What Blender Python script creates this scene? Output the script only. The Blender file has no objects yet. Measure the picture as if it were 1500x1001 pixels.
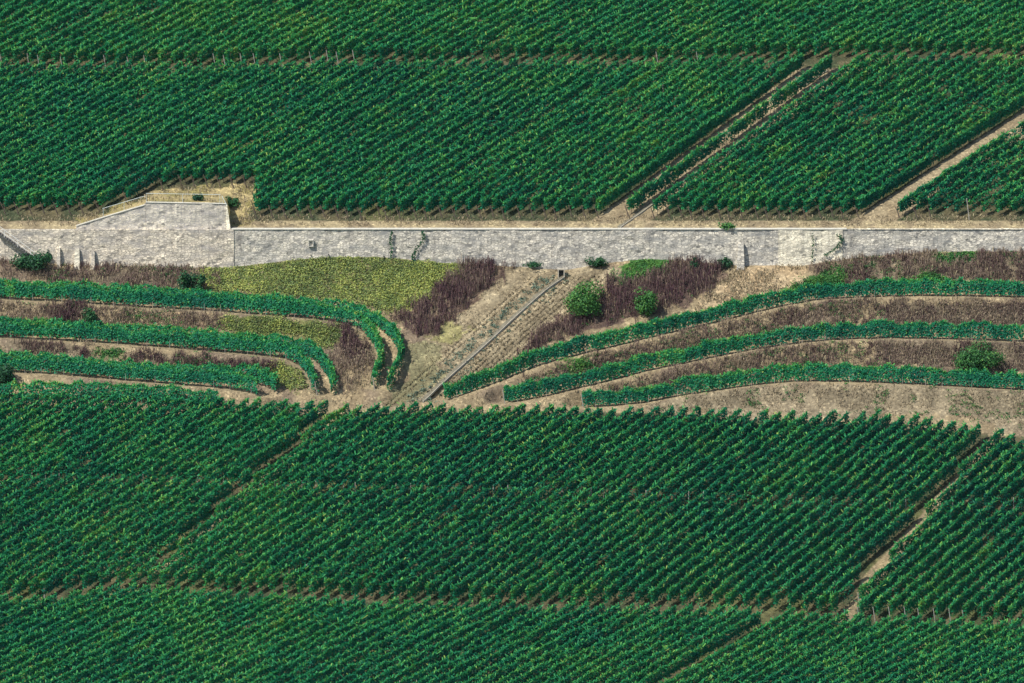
import bpy, math, random
import numpy as np
R = math.radians
HAZE = 0.000007                           # density of the valley air per metre
rng = np.random.default_rng(7)
random.seed(7)
SC = bpy.context.scene
COL = SC.collection

# ------------------------------------------------------------------ camera, sky, sun, exposure
PITCH = R(8.0); CAM_Y = -900.0; CAM_Z = 900.0*math.tan(PITCH); FPX = 12.0*900.0/math.cos(PITCH)
cam = bpy.data.cameras.new('camera'); camo = bpy.data.objects.new('camera', cam); COL.objects.link(camo)
camo.location = (0, CAM_Y, CAM_Z); camo.rotation_euler = (R(90)-PITCH, 0, 0)
cam.sensor_fit = 'HORIZONTAL'; cam.sensor_width = 36.0; cam.lens = 36.0*FPX/1500.0
cam.clip_start = 1.0; cam.clip_end = 4000.0
SC.camera = camo
SUN_EL = R(50); SUN_AZ = R(233)          # azimuth clockwise from +Y
world = bpy.data.worlds.new('World'); SC.world = world; world.use_nodes = True
wn = world.node_tree; bg = wn.nodes['Background']
sky = wn.nodes.new('ShaderNodeTexSky'); sky.sky_type = 'NISHITA'; sky.sun_disc = False
sky.sun_elevation = SUN_EL; sky.sun_rotation = SUN_AZ
wn.links.new(sky.outputs[0], bg.inputs[0]); bg.inputs[1].default_value = 0.115
sl = bpy.data.lights.new('sun', 'SUN'); sl.energy = 5.0; sl.angle = R(0.6); sl.color = (1.0, 0.94, 0.82)
so = bpy.data.objects.new('sun', sl); COL.objects.link(so)
so.rotation_euler = (R(90)-SUN_EL, 0, math.pi-SUN_AZ)
SC.view_settings.view_transform = 'Standard'; SC.view_settings.look = 'None'
SC.view_settings.exposure = 0.50; SC.view_settings.gamma = 1.0
try:
    SC.cycles.max_bounces = 6; SC.cycles.diffuse_bounces = 3; SC.cycles.transmission_bounces = 3
except Exception: pass

# ------------------------------------------------------------------ helpers
def vnoise(x, y, scale, seed):
    r = np.random.default_rng(seed).random((64, 64))
    u = np.asarray(x)/scale + 1000.3; v = np.asarray(y)/scale + 1000.7
    i = np.floor(u).astype(int); j = np.floor(v).astype(int)
    fu = u-i; fv = v-j; fu = fu*fu*(3-2*fu); fv = fv*fv*(3-2*fv)
    a = r[i % 64, j % 64]; b = r[(i+1) % 64, j % 64]; c = r[i % 64, (j+1) % 64]; d = r[(i+1) % 64, (j+1) % 64]
    return a*(1-fu)*(1-fv)+b*fu*(1-fv)+c*(1-fu)*fv+d*fu*fv
def fbm(x, y, scale, seed):
    return (vnoise(x, y, scale, seed)+.5*vnoise(x, y, scale/2.1, seed+1)+.25*vnoise(x, y, scale/4.3, seed+2))/1.75
def smooth(a, b, t):
    t = np.clip((t-a)/(b-a), 0, 1); return t*t*(3-2*t)
def inpoly(px, py, poly):
    px = np.asarray(px, float); py = np.asarray(py, float); c = np.zeros(px.shape, bool); n = len(poly); j = n-1
    for i in range(n):
        xi, yi = poly[i]; xj, yj = poly[j]
        if yi != yj:
            c ^= ((yi > py) != (yj > py)) & (px < (xj-xi)*(py-yi)/(yj-yi)+xi)
        j = i
    return c
def mesh_arrays(name, verts, faces_flat, nper, tint=None):
    me = bpy.data.meshes.new(name); nf = len(faces_flat)//nper
    me.vertices.add(len(verts)); me.vertices.foreach_set('co', np.ascontiguousarray(verts, np.float32).ravel())
    me.loops.add(len(faces_flat)); me.loops.foreach_set('vertex_index', np.ascontiguousarray(faces_flat, np.int32))
    me.polygons.add(nf); me.polygons.foreach_set('loop_start', np.arange(nf, dtype=np.int32)*nper)
    me.update(calc_edges=True)
    if tint is not None:
        a = me.attributes.new('tint', 'FLOAT', 'FACE'); a.data.foreach_set('value', np.ascontiguousarray(tint, np.float32))
    return me
class MB:                                   # collects solid shapes into one mesh
    def __init__(s): s.v = []; s.f = []
    def hexa(s, p):                         # 8 points: bottom ring 4, top ring 4
        b = len(s.v); s.v += [tuple(q) for q in p]
        s.f += [(b+3, b+2, b+1, b), (b+4, b+5, b+6, b+7)]+[(b+i, b+(i+1) % 4, b+4+(i+1) % 4, b+4+i) for i in range(4)]
    def box(s, x0, x1, y0, y1, z0, z1):
        s.hexa([(x0, y0, z0), (x1, y0, z0), (x1, y1, z0), (x0, y1, z0), (x0, y0, z1), (x1, y0, z1), (x1, y1, z1), (x0, y1, z1)])
    def tube(s, a, b, r0, r1=None, n=6):
        r1 = r0 if r1 is None else r1
        a = np.array(a, float); b = np.array(b, float); d = (b-a)/np.linalg.norm(b-a)
        u = np.cross(d, (0.3, 1, 0.2)); u /= np.linalg.norm(u); w = np.cross(d, u); k = len(s.v)
        for c, r in ((a, r0), (b, r1)):
            for i in range(n):
                t = 2*math.pi*i/n; s.v.append(tuple(c+r*(math.cos(t)*u+math.sin(t)*w)))
        s.f += [(k+i, k+(i+1) % n, k+n+(i+1) % n, k+n+i) for i in range(n)]
        s.f += [tuple(k+n-1-i for i in range(n)), tuple(k+n+i for i in range(n))]
    def mesh(s, name, mat):
        me = bpy.data.meshes.new(name); me.from_pydata(s.v, [], s.f); me.materials.append(mat); me.update(); return me
def link(name, me, parent=None, mat=None):
    o = bpy.data.objects.new(name, me); COL.objects.link(o)
    if parent is not None: o.parent = parent
    if mat is not None: me.materials.append(mat)
    return o
def tag(o, label=None, cat=None, group=None, kind=None):
    if label: o['label'] = label
    if cat: o['category'] = cat
    if group: o['group'] = group
    if kind: o['kind'] = kind
    return o

# ------------------------------------------------------------------ terrain profile (metres; 12 px of the 1500 px photo = 1 m)
bands = [(500, 384, 33.0)]
def walk(y, z, pa, pb, s):
    dv = (pa-pb)/12.0; L = dv/math.sin(R(s)+PITCH); return y+L*math.cos(R(s)), z+L*math.sin(R(s))
up = [(0.0, 0.0)]; y, z = walk(0, 0, 500, 384, 33.0); up.append((y, z)); YW = y; ZB = z
dn = []; y, z = 0.0, 0.0
for pa, pb, s in ((500, 605, 33.0), (605, 885, 28.0), (885, 1010, 19.5), (1010, 1150, 16.0)):
    y, z = walk(y, z, pa, pb, s); dn.append((y, z))
dn += [(y-120, z-22), (y-220, z-30), (-3000, z-32)]
lo = dn[::-1]+up+[(YW+60, ZB+35)]
LOY = np.array([p[0] for p in lo]); LOZ = np.array([p[1] for p in lo])
WH = 50/12.0/math.cos(PITCH); ZT = ZB+WH                       # wall height and top
hi = [(YW-50, ZT), (YW+0.5, ZT-0.03)]; y, z = YW+0.5, ZT-0.03
for pa, pb, s in ((333, 318, 22.0), (318, 95, 26.0), (95, -150, 21.0)):
    y, z = walk(y, z, pa, pb, s); hi.append((y, z))
hi += [(y+60, z+16), (y+400, z+40), (3000, z+40)]
HIY = np.array([p[0] for p in hi]); HIZ = np.array([p[1] for p in hi])
def X(px): return (px-750)/12.0
BASEPX = np.array([(-60, 379), (0, 378), (60, 382), (130, 386), (335, 389), (400, 381), (470, 374), (550, 373), (640, 382), (760, 388), (830, 393),
                   (880, 384), (950, 376), (1000, 378), (1085, 386), (1180, 386), (1250, 376), (1350, 367), (1430, 365), (1560, 365)], float)
WING = np.array([(-100, 0), (103, 0), (104, 0.35), (150, 1.55), (206, 2.95), (207, 3.3), (300, 3.25), (326, 3.1), (329, 1.4), (333, 0), (1600, 0)], float)
def z_lo(x, y):
    b = np.interp(x, X(BASEPX[:, 0]), (384-BASEPX[:, 1])/12.0/math.cos(PITCH))
    z = np.interp(y, LOY, LOZ)+b*np.exp(-np.clip(YW-y, 0, 200)/3.5)
    return z+(fbm(x, y, 6.0, 11)-.5)*.35*smooth(0, 3, YW-y)
def z_hi(x, y):
    z = np.interp(y, HIY, HIZ); w = np.interp(x, X(WING[:, 0]), WING[:, 1])
    z = np.where(y > YW+0.8, np.maximum(z, ZT+w-0.06+0.05*(y-YW)*(w > 1.2)), z)
    return z+(fbm(x, y, 6.0, 15)-.5)*.3*smooth(2, 5, y-YW)
GX0, GX1, GS = -95.0, 95.0, 0.25
GY0, GY1 = -80.0, 110.0
gx = np.arange(GX0, GX1+GS, GS); gy = np.arange(GY0, GY1+GS, GS)
GXX, GYY = np.meshgrid(gx, gy)
GLO = z_lo(GXX, GYY); GHI = z_hi(GXX, GYY)
def bil(G, x, y):
    u = np.clip((x-GX0)/GS, 0, len(gx)-1.001); v = np.clip((y-GY0)/GS, 0, len(gy)-1.001)
    i = u.astype(int); j = v.astype(int); fu = u-i; fv = v-j
    return (G[j, i]*(1-fu)+G[j, i+1]*fu)*(1-fv)+(G[j+1, i]*(1-fu)+G[j+1, i+1]*fu)*fv
def zf(x, y):
    x = np.asarray(x, float); y = np.asarray(y, float)
    inside = (x > GX0) & (x < GX1) & (y > GY0) & (y < GY1)
    z = np.where(y < YW+0.15, bil(GLO, x, y), z_hi(x, y))
    return np.where(inside, z, np.where(y < YW+0.15, z_lo(x, y), z_hi(x, y)))
def unproject(px, py):
    """where the sight line of a photo pixel meets the hillside"""
    px = np.atleast_1d(np.asarray(px, float)); py = np.atleast_1d(np.asarray(py, float))
    u = (px-750)/FPX; v = -(py-500.5)/FPX
    dx = u; dy = math.cos(PITCH)+v*math.sin(PITCH); dz = -math.sin(PITCH)+v*math.cos(PITCH)
    out = np.zeros((len(px), 3)); ys = np.arange(GY0+1, GY1-1, 0.5)
    for a in range(0, len(px), 4000):
        s = slice(a, a+4000); t = (ys[None, :]-CAM_Y)/dy[s, None]
        f = CAM_Z+t*dz[s, None]-zf(dx[s, None]*t, np.broadcast_to(ys, t.shape))
        k = np.argmax(f < 0, axis=1); k = np.clip(k, 1, len(ys)-1)
        r = np.arange(len(k)); y0 = ys[k-1].copy(); y1 = ys[k].copy()
        for _ in range(9):
            ym = (y0+y1)/2; tm = (ym-CAM_Y)/dy[s]; fm = CAM_Z+tm*dz[s]-zf(dx[s]*tm, ym)
            y0 = np.where(fm > 0, ym, y0); y1 = np.where(fm > 0, y1, ym)
        tm = (y0-CAM_Y)/dy[s]; out[s, 0] = dx[s]*tm; out[s, 1] = y0; out[s, 2] = zf(out[s, 0], y0)
    return out
def project(p):
    x = p[..., 0]; yy = p[..., 1]-CAM_Y; zz = p[..., 2]-CAM_Z
    d = yy*math.cos(PITCH)-zz*math.sin(PITCH); v = yy*math.sin(PITCH)+zz*math.cos(PITCH)
    return 750+FPX*x/d, 500.5-FPX*v/d
def spline(pts, step=3.0):
    p = np.array(pts, float); q = np.vstack([2*p[0]-p[1], p, 2*p[-1]-p[-2]]); out = []
    for i in range(1, len(q)-2):
        n = max(2, int(np.linalg.norm(q[i+1]-q[i])/step))
        for t in np.arange(n)/n:
            out.append(.5*((2*q[i])+(-q[i-1]+q[i+1])*t+(2*q[i-1]-5*q[i]+4*q[i+1]-q[i+2])*t*t+(-q[i-1]+3*q[i]-3*q[i+1]+q[i+2])*t**3))
    out.append(q[-2]); return np.array(out)
def resample(P, step):
    d = np.r_[0, np.cumsum(np.linalg.norm(np.diff(P[:, :2], axis=0), axis=1))]
    s = np.arange(0, d[-1], step); return np.stack([np.interp(s, d, P[:, k]) for k in range(3)], 1)

# terrace benches (photo pixels of the foot of each contour row)
TERR = {
 'L1': [(-70, 433), (0, 438), (100, 443), (200, 450), (300, 455), (400, 463), (480, 470), (522, 481), (543, 499), (555, 519), (559, 535), (555, 553), (547, 576)],
 'L1b': [(-70, 428), (0, 433), (100, 438), (200, 444.5), (300, 450), (400, 457), (480, 463), (530, 472), (565, 490), (584, 512), (588, 530), (580, 555), (569, 578)],
 'L2': [(-70, 490), (0, 495), (119, 501), (216, 507), (324, 516), (400, 523), (432, 532), (452, 552), (464, 584)],
 'L2b': [(-70, 485), (0, 490), (119, 496), (216, 502), (324, 511), (400, 515), (450, 524), (476, 545), (487, 565), (489, 583)],
 'L3': [(-40, 543), (24, 546), (81, 549), (189, 558), (264, 564), (321, 569), (360, 574), (380, 582)],
 'L3b': [(-40, 538), (24, 541), (81, 544), (189, 553), (300, 560), (360, 562), (390, 567), (409, 580)],
 'R1': [(650, 588), (700, 571), (754, 550), (786, 537), (840, 522), (902, 507), (970, 491), (1050, 472), (1100, 460), (1154, 447), (1208, 439), (1289, 435), (1370, 434), (1500, 436), (1590, 440)],
 'R2': [(738, 591), (789, 583), (835, 572), (889, 559), (943, 545), (1024, 528), (1100, 513), (1154, 505), (1208, 499), (1289, 496), (1370, 497), (1500, 501), (1590, 506)],
 'R3': [(853, 597), (889, 595), (937, 591), (997, 580), (1051, 572), (1100, 565), (1154, 560), (1208, 559), (1289, 561), (1370, 565), (1500, 572), (1590, 579)],
}
ROWW = {}
fronts = ['L1', 'L2', 'L3', 'R1', 'R2', 'R3']
for k in fronts:
    s = spline(TERR[k]); ROWW[k] = resample(unproject(s[:, 0], s[:, 1]), 0.4)
best = np.full(GXX.shape, 1e9); near = np.zeros(GXX.shape)
for k in fronts:
    P = ROWW[k]; x0, x1 = P[:, 0].min()-5, P[:, 0].max()+5; y0, y1 = P[:, 1].min()-5, P[:, 1].max()+6
    ii = np.where((gx > x0) & (gx < x1))[0]; jj = np.where((gy > y0) & (gy < y1))[0]
    sx = GXX[np.ix_(jj, ii)]; sy = GYY[np.ix_(jj, ii)]
    d = np.full(sx.shape, 1e9); zz = np.zeros(sx.shape)
    for q in P[::2]:
        dd = (sx-q[0])**2+(sy-q[1])**2; m = dd < d; d[m] = dd[m]; zz[m] = q[2]
    d = np.sqrt(d); sub = best[np.ix_(jj, ii)]; m = d < sub
    sub[m] = d[m]; best[np.ix_(jj, ii)] = sub
    sn = near[np.ix_(jj, ii)]; sn[m] = zz[m]; near[np.ix_(jj, ii)] = sn
kk = 1-smooth(1.1, 3.0, best)
GLO = np.where(best < 3.2, GLO*(1-kk)+near*kk, GLO)
BENCH = 1-smooth(0.5, 1.5, best)
for k in ('L1b', 'L2b', 'L3b'):
    s = spline(TERR[k]); ROWW[k] = resample(unproject(s[:, 0], s[:, 1]), 0.4)
for k in fronts: ROWW[k][:, 2] = zf(ROWW[k][:, 0], ROWW[k][:, 1])

# ------------------------------------------------------------------ materials
def newmat(name):
    m = bpy.data.materials.new(name); m.use_nodes = True; nt = m.node_tree
    for n in list(nt.nodes): nt.nodes.remove(n)
    return m, nt, nt.nodes.new('ShaderNodeOutputMaterial')
def N(nt, t, **kw):
    n = nt.nodes.new(t)
    for k, v in kw.items(): setattr(n, k, v)
    return n
def ramp(nt, stops):
    r = N(nt, 'ShaderNodeValToRGB'); e = r.color_ramp.elements
    while len(e) < len(stops): e.new(0.5)
    for i, (p, c) in enumerate(stops): e[i].position = p; e[i].color = (*c, 1)
    return r
def leaf_mat(name, stops, trans=0.25, rough=0.6):
    m, nt, out = newmat(name)
    at = N(nt, 'ShaderNodeAttribute', attribute_name='tint'); r = ramp(nt, stops)
    nt.links.new(at.outputs['Fac'], r.inputs[0])
    p = N(nt, 'ShaderNodeBsdfPrincipled'); p.inputs['Roughness'].default_value = rough; p.inputs['Specular IOR Level'].default_value = 0.25
    t = N(nt, 'ShaderNodeBsdfTranslucent'); mx = N(nt, 'ShaderNodeMixShader'); mx.inputs[0].default_value = trans
    nt.links.new(r.outputs[0], p.inputs['Base Color']); nt.links.new(r.outputs[0], t.inputs[0])
    nt.links.new(p.outputs[0], mx.inputs[1]); nt.links.new(t.outputs[0], mx.inputs[2]); nt.links.new(mx.outputs[0], out.inputs[0])
    return m
M_VINE = leaf_mat('vine_leaves', [(0, (.003, .095, .070)), (.35, (.006, .172, .090)), (.62, (.026, .265, .082)), (.85, (.115, .36, .065)), (1, (.31, .38, .09))], .36)
M_BUSH = leaf_mat('bush_leaves', [(0, (.015, .07, .03)), (.5, (.04, .15, .035)), (1, (.13, .28, .05))])
M_DARKBUSH = leaf_mat('dark_bush_leaves', [(0, (.008, .05, .03)), (.5, (.02, .09, .035)), (1, (.06, .17, .05))])
M_COVER = leaf_mat('ground_cover_leaves', [(0, (.035, .06, .025)), (.3, (.09, .14, .045)), (.55, (.17, .22, .062)), (.8, (.28, .33, .07)), (1, (.36, .37, .11))], .15)
M_WEED = leaf_mat('weed_stalks', [(0, (.062, .028, .040)), (.35, (.11, .07, .066)), (.65, (.19, .145, .11)), (1, (.33, .27, .185))], .1, .8)
M_GRASS = leaf_mat('grass_blades', [(0, (.16, .125, .085)), (.6, (.27, .22, .145)), (1, (.36, .32, .20))], .15, .8)
def plain(name, col, rough=.7, var=.25, scale=8.0, metal=0.0):
    m, nt, out = newmat(name); p = N(nt, 'ShaderNodeBsdfPrincipled'); p.inputs['Roughness'].default_value = rough; p.inputs['Metallic'].default_value = metal
    tc = N(nt, 'ShaderNodeTexCoord'); no = N(nt, 'ShaderNodeTexNoise'); no.inputs['Scale'].default_value = scale; no.inputs['Detail'].default_value = 4
    r = ramp(nt, [(.3, tuple(c*(1-var) for c in col)), (.7, tuple(min(1, c*(1+var)) for c in col))])
    nt.links.new(tc.outputs['Object'], no.inputs['Vector']); nt.links.new(no.outputs[0], r.inputs[0])
    nt.links.new(r.outputs[0], p.inputs['Base Color']); nt.links.new(p.outputs[0], out.inputs[0]); return m
M_WOOD = plain('weathered_wood', (.11, .085, .07)); M_PALEWOOD = plain('grey_post', (.32, .30, .275)); M_BARK = plain('vine_bark', (.12, .085, .065))
M_METAL = plain('galvanised_rail', (.45, .50, .48), .45, .1); M_CONC = plain('concrete', (.40, .385, .35), .85, .2, 3.0); M_KERB = plain('worn_kerb', (.34, .31, .255), .9, .2, 3.0); M_STEP = plain('shade_dark_step', (.10, .10, .10), .9, .3, 5.0); M_CONCD = plain('silted_channel', (.12, .11, .08), .9, .3, 3.0); M_DARK = plain('dark_pipe_and_shade', (.03, .03, .03))  # step colour is dark in place of shadow among the treads
M_WHITE = plain('white_post', (.60, .60, .57), .6, .08)
def masonry(name, c1, c2, mortar, stain=(.25, .24, .24)):
    m, nt, out = newmat(name); p = N(nt, 'ShaderNodeBsdfPrincipled'); p.inputs['Roughness'].default_value = .9
    tc = N(nt, 'ShaderNodeTexCoord'); sp = N(nt, 'ShaderNodeSeparateXYZ'); cb = N(nt, 'ShaderNodeCombineXYZ')
    nt.links.new(tc.outputs['Object'], sp.inputs[0]); nt.links.new(sp.outputs[0], cb.inputs[0]); nt.links.new(sp.outputs[2], cb.inputs[1])
    w = N(nt, 'ShaderNodeTexNoise'); w.inputs['Scale'].default_value = 1.5; nt.links.new(cb.outputs[0], w.inputs['Vector'])
    wm = N(nt, 'ShaderNodeMixRGB', blend_type='LINEAR_LIGHT'); wm.inputs[0].default_value = .09
    nt.links.new(cb.outputs[0], wm.inputs[1]); nt.links.new(w.outputs['Color'], wm.inputs[2])
    ms = N(nt, 'ShaderNodeMapping'); ms.inputs['Scale'].default_value = (2.3, 4.2, 1); nt.links.new(wm.outputs[0], ms.inputs[0])
    vo = N(nt, 'ShaderNodeTexVoronoi'); vo.inputs['Scale'].default_value = 1.0; vo.inputs['Randomness'].default_value = .85; nt.links.new(ms.outputs[0], vo.inputs['Vector'])
    ve = N(nt, 'ShaderNodeTexVoronoi', feature='DISTANCE_TO_EDGE'); ve.inputs['Scale'].default_value = 1.0; ve.inputs['Randomness'].default_value = .85; nt.links.new(ms.outputs[0], ve.inputs['Vector'])
    sv = N(nt, 'ShaderNodeSeparateColor'); nt.links.new(vo.outputs['Color'], sv.inputs[0])
    rc = ramp(nt, [(0, c2), (.6, c1), (1, tuple(min(.85, c*1.15) for c in c1))]); nt.links.new(sv.outputs[1], rc.inputs[0])
    rs = ramp(nt, [(0, (.22, .23, .25)), (.10, (.62, .62, .64)), (.4, (1, 1, 1)), (1, (1.12, 1.1, 1.06))]); nt.links.new(sv.outputs[0], rs.inputs[0])
    m0 = N(nt, 'ShaderNodeMixRGB', blend_type='MULTIPLY'); m0.inputs[0].default_value = .9
    nt.links.new(rc.outputs[0], m0.inputs[1]); nt.links.new(rs.outputs[0], m0.inputs[2])
    re = ramp(nt, [(.02, (1, 1, 1)), (.09, (0, 0, 0))]); nt.links.new(ve.outputs['Distance'], re.inputs[0])
    mu = N(nt, 'ShaderNodeMixRGB'); mu.inputs[2].default_value = (*mortar, 1); nt.links.new(re.outputs[0], mu.inputs[0]); nt.links.new(m0.outputs[0], mu.inputs[1])
    # weathering blotches
    n2 = N(nt, 'ShaderNodeTexNoise'); n2.inputs['Scale'].default_value = .55; n2.inputs['Detail'].default_value = 7; n2.inputs['Roughness'].default_value = .7
    mp = N(nt, 'ShaderNodeMapping'); mp.inputs['Scale'].default_value = (.5, 1.6, 1); nt.links.new(cb.outputs[0], mp.inputs[0]); nt.links.new(mp.outputs[0], n2.inputs['Vector'])
    r2 = ramp(nt, [(.45, (0, 0, 0)), (.66, (1, 1, 1))]); nt.links.new(n2.outputs[0], r2.inputs[0])
    mm = N(nt, 'ShaderNodeMath', operation='MULTIPLY'); mm.inputs[1].default_value = .7; nt.links.new(r2.outputs[0], mm.inputs[0])
    mx = N(nt, 'ShaderNodeMixRGB'); mx.inputs[2].default_value = (*stain, 1); nt.links.new(mm.outputs[0], mx.inputs[0]); nt.links.new(mu.outputs[0], mx.inputs[1])
    n3 = N(nt, 'ShaderNodeTexNoise'); n3.inputs['Scale'].default_value = 1.0; n3.inputs['Detail'].default_value = 5
    mp3 = N(nt, 'ShaderNodeMapping'); mp3.inputs['Scale'].default_value = (1.3, .12, 1); nt.links.new(cb.outputs[0], mp3.inputs[0]); nt.links.new(mp3.outputs[0], n3.inputs['Vector'])
    r3 = ramp(nt, [(.30, (.62, .62, .64)), (.48, (1, 1, 1)), (.62, (1, 1, 1)), (.74, (1.18, 1.17, 1.14))]); nt.links.new(n3.outputs[0], r3.inputs[0])
    m3 = N(nt, 'ShaderNodeMixRGB', blend_type='MULTIPLY'); m3.inputs[0].default_value = .8; nt.links.new(mx.outputs[0], m3.inputs[1]); nt.links.new(r3.outputs[0], m3.inputs[2])
    nt.links.new(m3.outputs[0], p.inputs['Base Color'])
    bu = N(nt, 'ShaderNodeBump'); bu.inputs['Strength'].default_value = .9; bu.inputs['Distance'].default_value = .06
    nt.links.new(mu.outputs[0], bu.inputs['Height']); nt.links.new(bu.outputs[0], p.inputs['Normal']); nt.links.new(p.outputs[0], out.inputs[0])
    return m
M_WARM = masonry('warm_masonry', (.62, .56, .46), (.48, .43, .355), (.27, .24, .20))
M_GREY = masonry('grey_masonry', (.56, .525, .455), (.40, .38, .34), (.235, .22, .195), (.20, .205, .21))
M_CREAM = masonry('cream_masonry', (.74, .69, .56), (.60, .555, .45), (.40, .37, .30), (.35, .33, .28))
M_WING = masonry('wing_masonry', (.58, .535, .45), (.46, .42, .36), (.34, .32, .31))

# ground: colour zones come from real ground cover, stored on the mesh
def ground_mat():
    m, nt, out = newmat('hillside_ground'); p = N(nt, 'ShaderNodeBsdfPrincipled'); p.inputs['Roughness'].default_value = .95; p.inputs['Specular IOR Level'].default_value = .1
    at = N(nt, 'ShaderNodeAttribute', attribute_name='cover'); tc = N(nt, 'ShaderNodeTexCoord')
    n1 = N(nt, 'ShaderNodeTexNoise'); n1.inputs['Scale'].default_value = 2.2; n1.inputs['Detail'].default_value = 8; n1.inputs['Roughness'].default_value = .75
    nt.links.new(tc.outputs['Object'], n1.inputs['Vector'])
    r1 = ramp(nt, [(.3, (.55, .53, .52)), (.5, (1, 1, 1)), (.72, (1.45, 1.42, 1.35))]); nt.links.new(n1.outputs[0], r1.inputs[0])
    mu = N(nt, 'ShaderNodeMixRGB', blend_type='MULTIPLY'); mu.inputs[0].default_value = 1; nt.links.new(at.outputs['Color'], mu.inputs[1]); nt.links.new(r1.outputs[0], mu.inputs[2])
    vo = N(nt, 'ShaderNodeTexVoronoi'); vo.inputs['Scale'].default_value = 4.0; nt.links.new(tc.outputs['Object'], vo.inputs['Vector'])
    sv = N(nt, 'ShaderNodeSeparateColor'); nt.links.new(vo.outputs['Color'], sv.inputs[0])
    rv = ramp(nt, [(0, (.7, .7, .7)), (.85, (1.05, 1.05, 1.05)), (.97, (1.7, 1.7, 1.65))]); nt.links.new(sv.outputs[1], rv.inputs[0])
    m2 = N(nt, 'ShaderNodeMixRGB', blend_type='MULTIPLY'); m2.inputs[0].default_value = .7; nt.links.new(mu.outputs[0], m2.inputs[1]); nt.links.new(rv.outputs[0], m2.inputs[2])
    nt.links.new(m2.outputs[0], p.inputs['Base Color'])
    bu = N(nt, 'ShaderNodeBump'); bu.inputs['Strength'].default_value = 1; bu.inputs['Distance'].default_value = .18
    nt.links.new(n1.outputs[0], bu.inputs['Height']); nt.links.new(bu.outputs[0], p.inputs['Normal']); nt.links.new(p.outputs[0], out.inputs[0]); return m
M_GROUND = ground_mat()

# ------------------------------------------------------------------ ground cover zones (photo pixels)
Z_OLIVE1 = [(295, 398), (345, 388), (430, 379), (480, 372), (550, 372), (640, 381), (674, 384), (668, 405), (640, 428), (600, 452), (572, 460), (540, 450), (480, 437), (380, 432), (305, 428)]
Z_YELLOW = [(560, 385), (640, 383), (672, 386), (664, 408), (630, 430), (595, 452), (570, 455), (555, 430)]
Z_OLIVE2 = [(325, 468), (400, 465), (470, 474), (500, 488), (492, 508), (470, 512), (440, 498), (390, 490), (320, 484)]
Z_OLIVE3 = [(383, 540), (415, 530), (440, 540), (448, 562), (432, 574), (400, 558)]
Z_PURPLE1 = [(674, 385), (748, 381), (738, 398), (700, 432), (660, 470), (645, 494), (612, 490), (578, 464), (610, 446), (655, 415)]
Z_PURPLE2 = [(905, 408), (940, 400), (985, 385), (1040, 386), (1062, 396), (1040, 420), (1012, 440), (985, 452), (940, 462), (880, 474), (800, 505), (752, 524), (800, 486), (838, 462), (880, 440)]
Z_PURPLE3 = [(488, 478), (520, 484), (545, 512), (546, 530), (520, 530), (498, 505)]
Z_DARK1 = [(60, 394), (130, 388), (250, 388), (310, 392), (312, 420), (290, 432), (180, 424), (60, 414)]
Z_DARK2 = [(70, 452), (125, 444), (128, 478), (80, 478)]
Z_DARK3 = [(15, 505), (130, 505), (140, 525), (20, 522)]
Z_DARK4 = [(190, 518), (410, 533), (408, 548), (300, 540), (190, 530)]
Z_DARK5 = [(1180, 396), (1235, 380), (1350, 369), (1520, 366), (1520, 412), (1400, 410), (1300, 412), (1240, 415)]
Z_DARK6 = [(1290, 444), (1520, 440), (1520, 480), (1290, 474)]
Z_DARK7 = [(1270, 500), (1520, 506), (1520, 545), (1300, 535)]
Z_BROWN1 = [(0, 443), (260, 455), (330, 460), (320, 486), (200, 482), (0, 474)]
Z_BROWN2 = [(760, 560), (900, 512), (1100, 464), (1200, 444), (1290, 440), (1290, 472), (1180, 484), (1000, 518), (850, 555)]
Z_BROWN3 = [(870, 575), (1000, 538), (1150, 510), (1270, 502), (1300, 535), (1150, 545), (1000, 562)]
Z_BROWN4 = [(498, 510), (520, 505), (550, 530), (548, 550), (538, 570), (500, 572), (492, 540)]
Z_BROWN0 = [(0, 386), (60, 394), (60, 414), (0, 412)]
Z_GREEN = [[(902, 404), (915, 386), (950, 380), (988, 373), (975, 392), (930, 412), (908, 412)], [(1152, 428), (1200, 402), (1232, 390), (1242, 408), (1230, 425), (1170, 436)],
           [(1322, 414), (1350, 400), (1392, 405), (1384, 415), (1330, 419)], [(1358, 384), (1380, 370), (1437, 365), (1430, 376), (1390, 388)],
           [(826, 546), (840, 526), (868, 526), (866, 540), (850, 548)], [(140, 520), (170, 512), (185, 520), (170, 528)]]
Z_TAN = [(1018, 456), (1042, 420), (1085, 391), (1165, 384), (1182, 400), (1150, 425), (1100, 440)]
Z_TAN2 = [(170, 460), (250, 456), (310, 464), (300, 482), (220, 484), (170, 476)]
Z_BARE = [(748, 389), (905, 389), (900, 408), (838, 460), (750, 528), (690, 565), (600, 595), (560, 598), (620, 520), (650, 485), (700, 435)]
Z_RUBBLE = [(930, 600), (1000, 582), (1100, 568), (1210, 562), (1290, 564), (1520, 576), (1520, 640), (1400, 612), (1000, 606)]
CH_LOW = [(822, 405), (790, 428), (745, 468), (700, 510), (655, 550), (612, 590)]
# lines of the vineyard tracks
T_ML = [(500, 606), (444, 648), (404, 680), (349, 728), (302, 770), (264, 806), (224, 838), (238, 841), (278, 807), (318, 769), (363, 729), (418, 682), (458, 650), (512, 613)]
T_MR = [(1452, 640), (1385, 712), (1322, 785), (1267, 842), (1262, 850), (1256, 872), (1225, 908), (1247, 915), (1258, 888), (1288, 850), (1334, 798), (1386, 728), (1460, 655)]
CLEAR = [(112, 330), (112, 318), (160, 306), (208, 290), (246, 274), (373, 273), (370, 330)]

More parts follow.
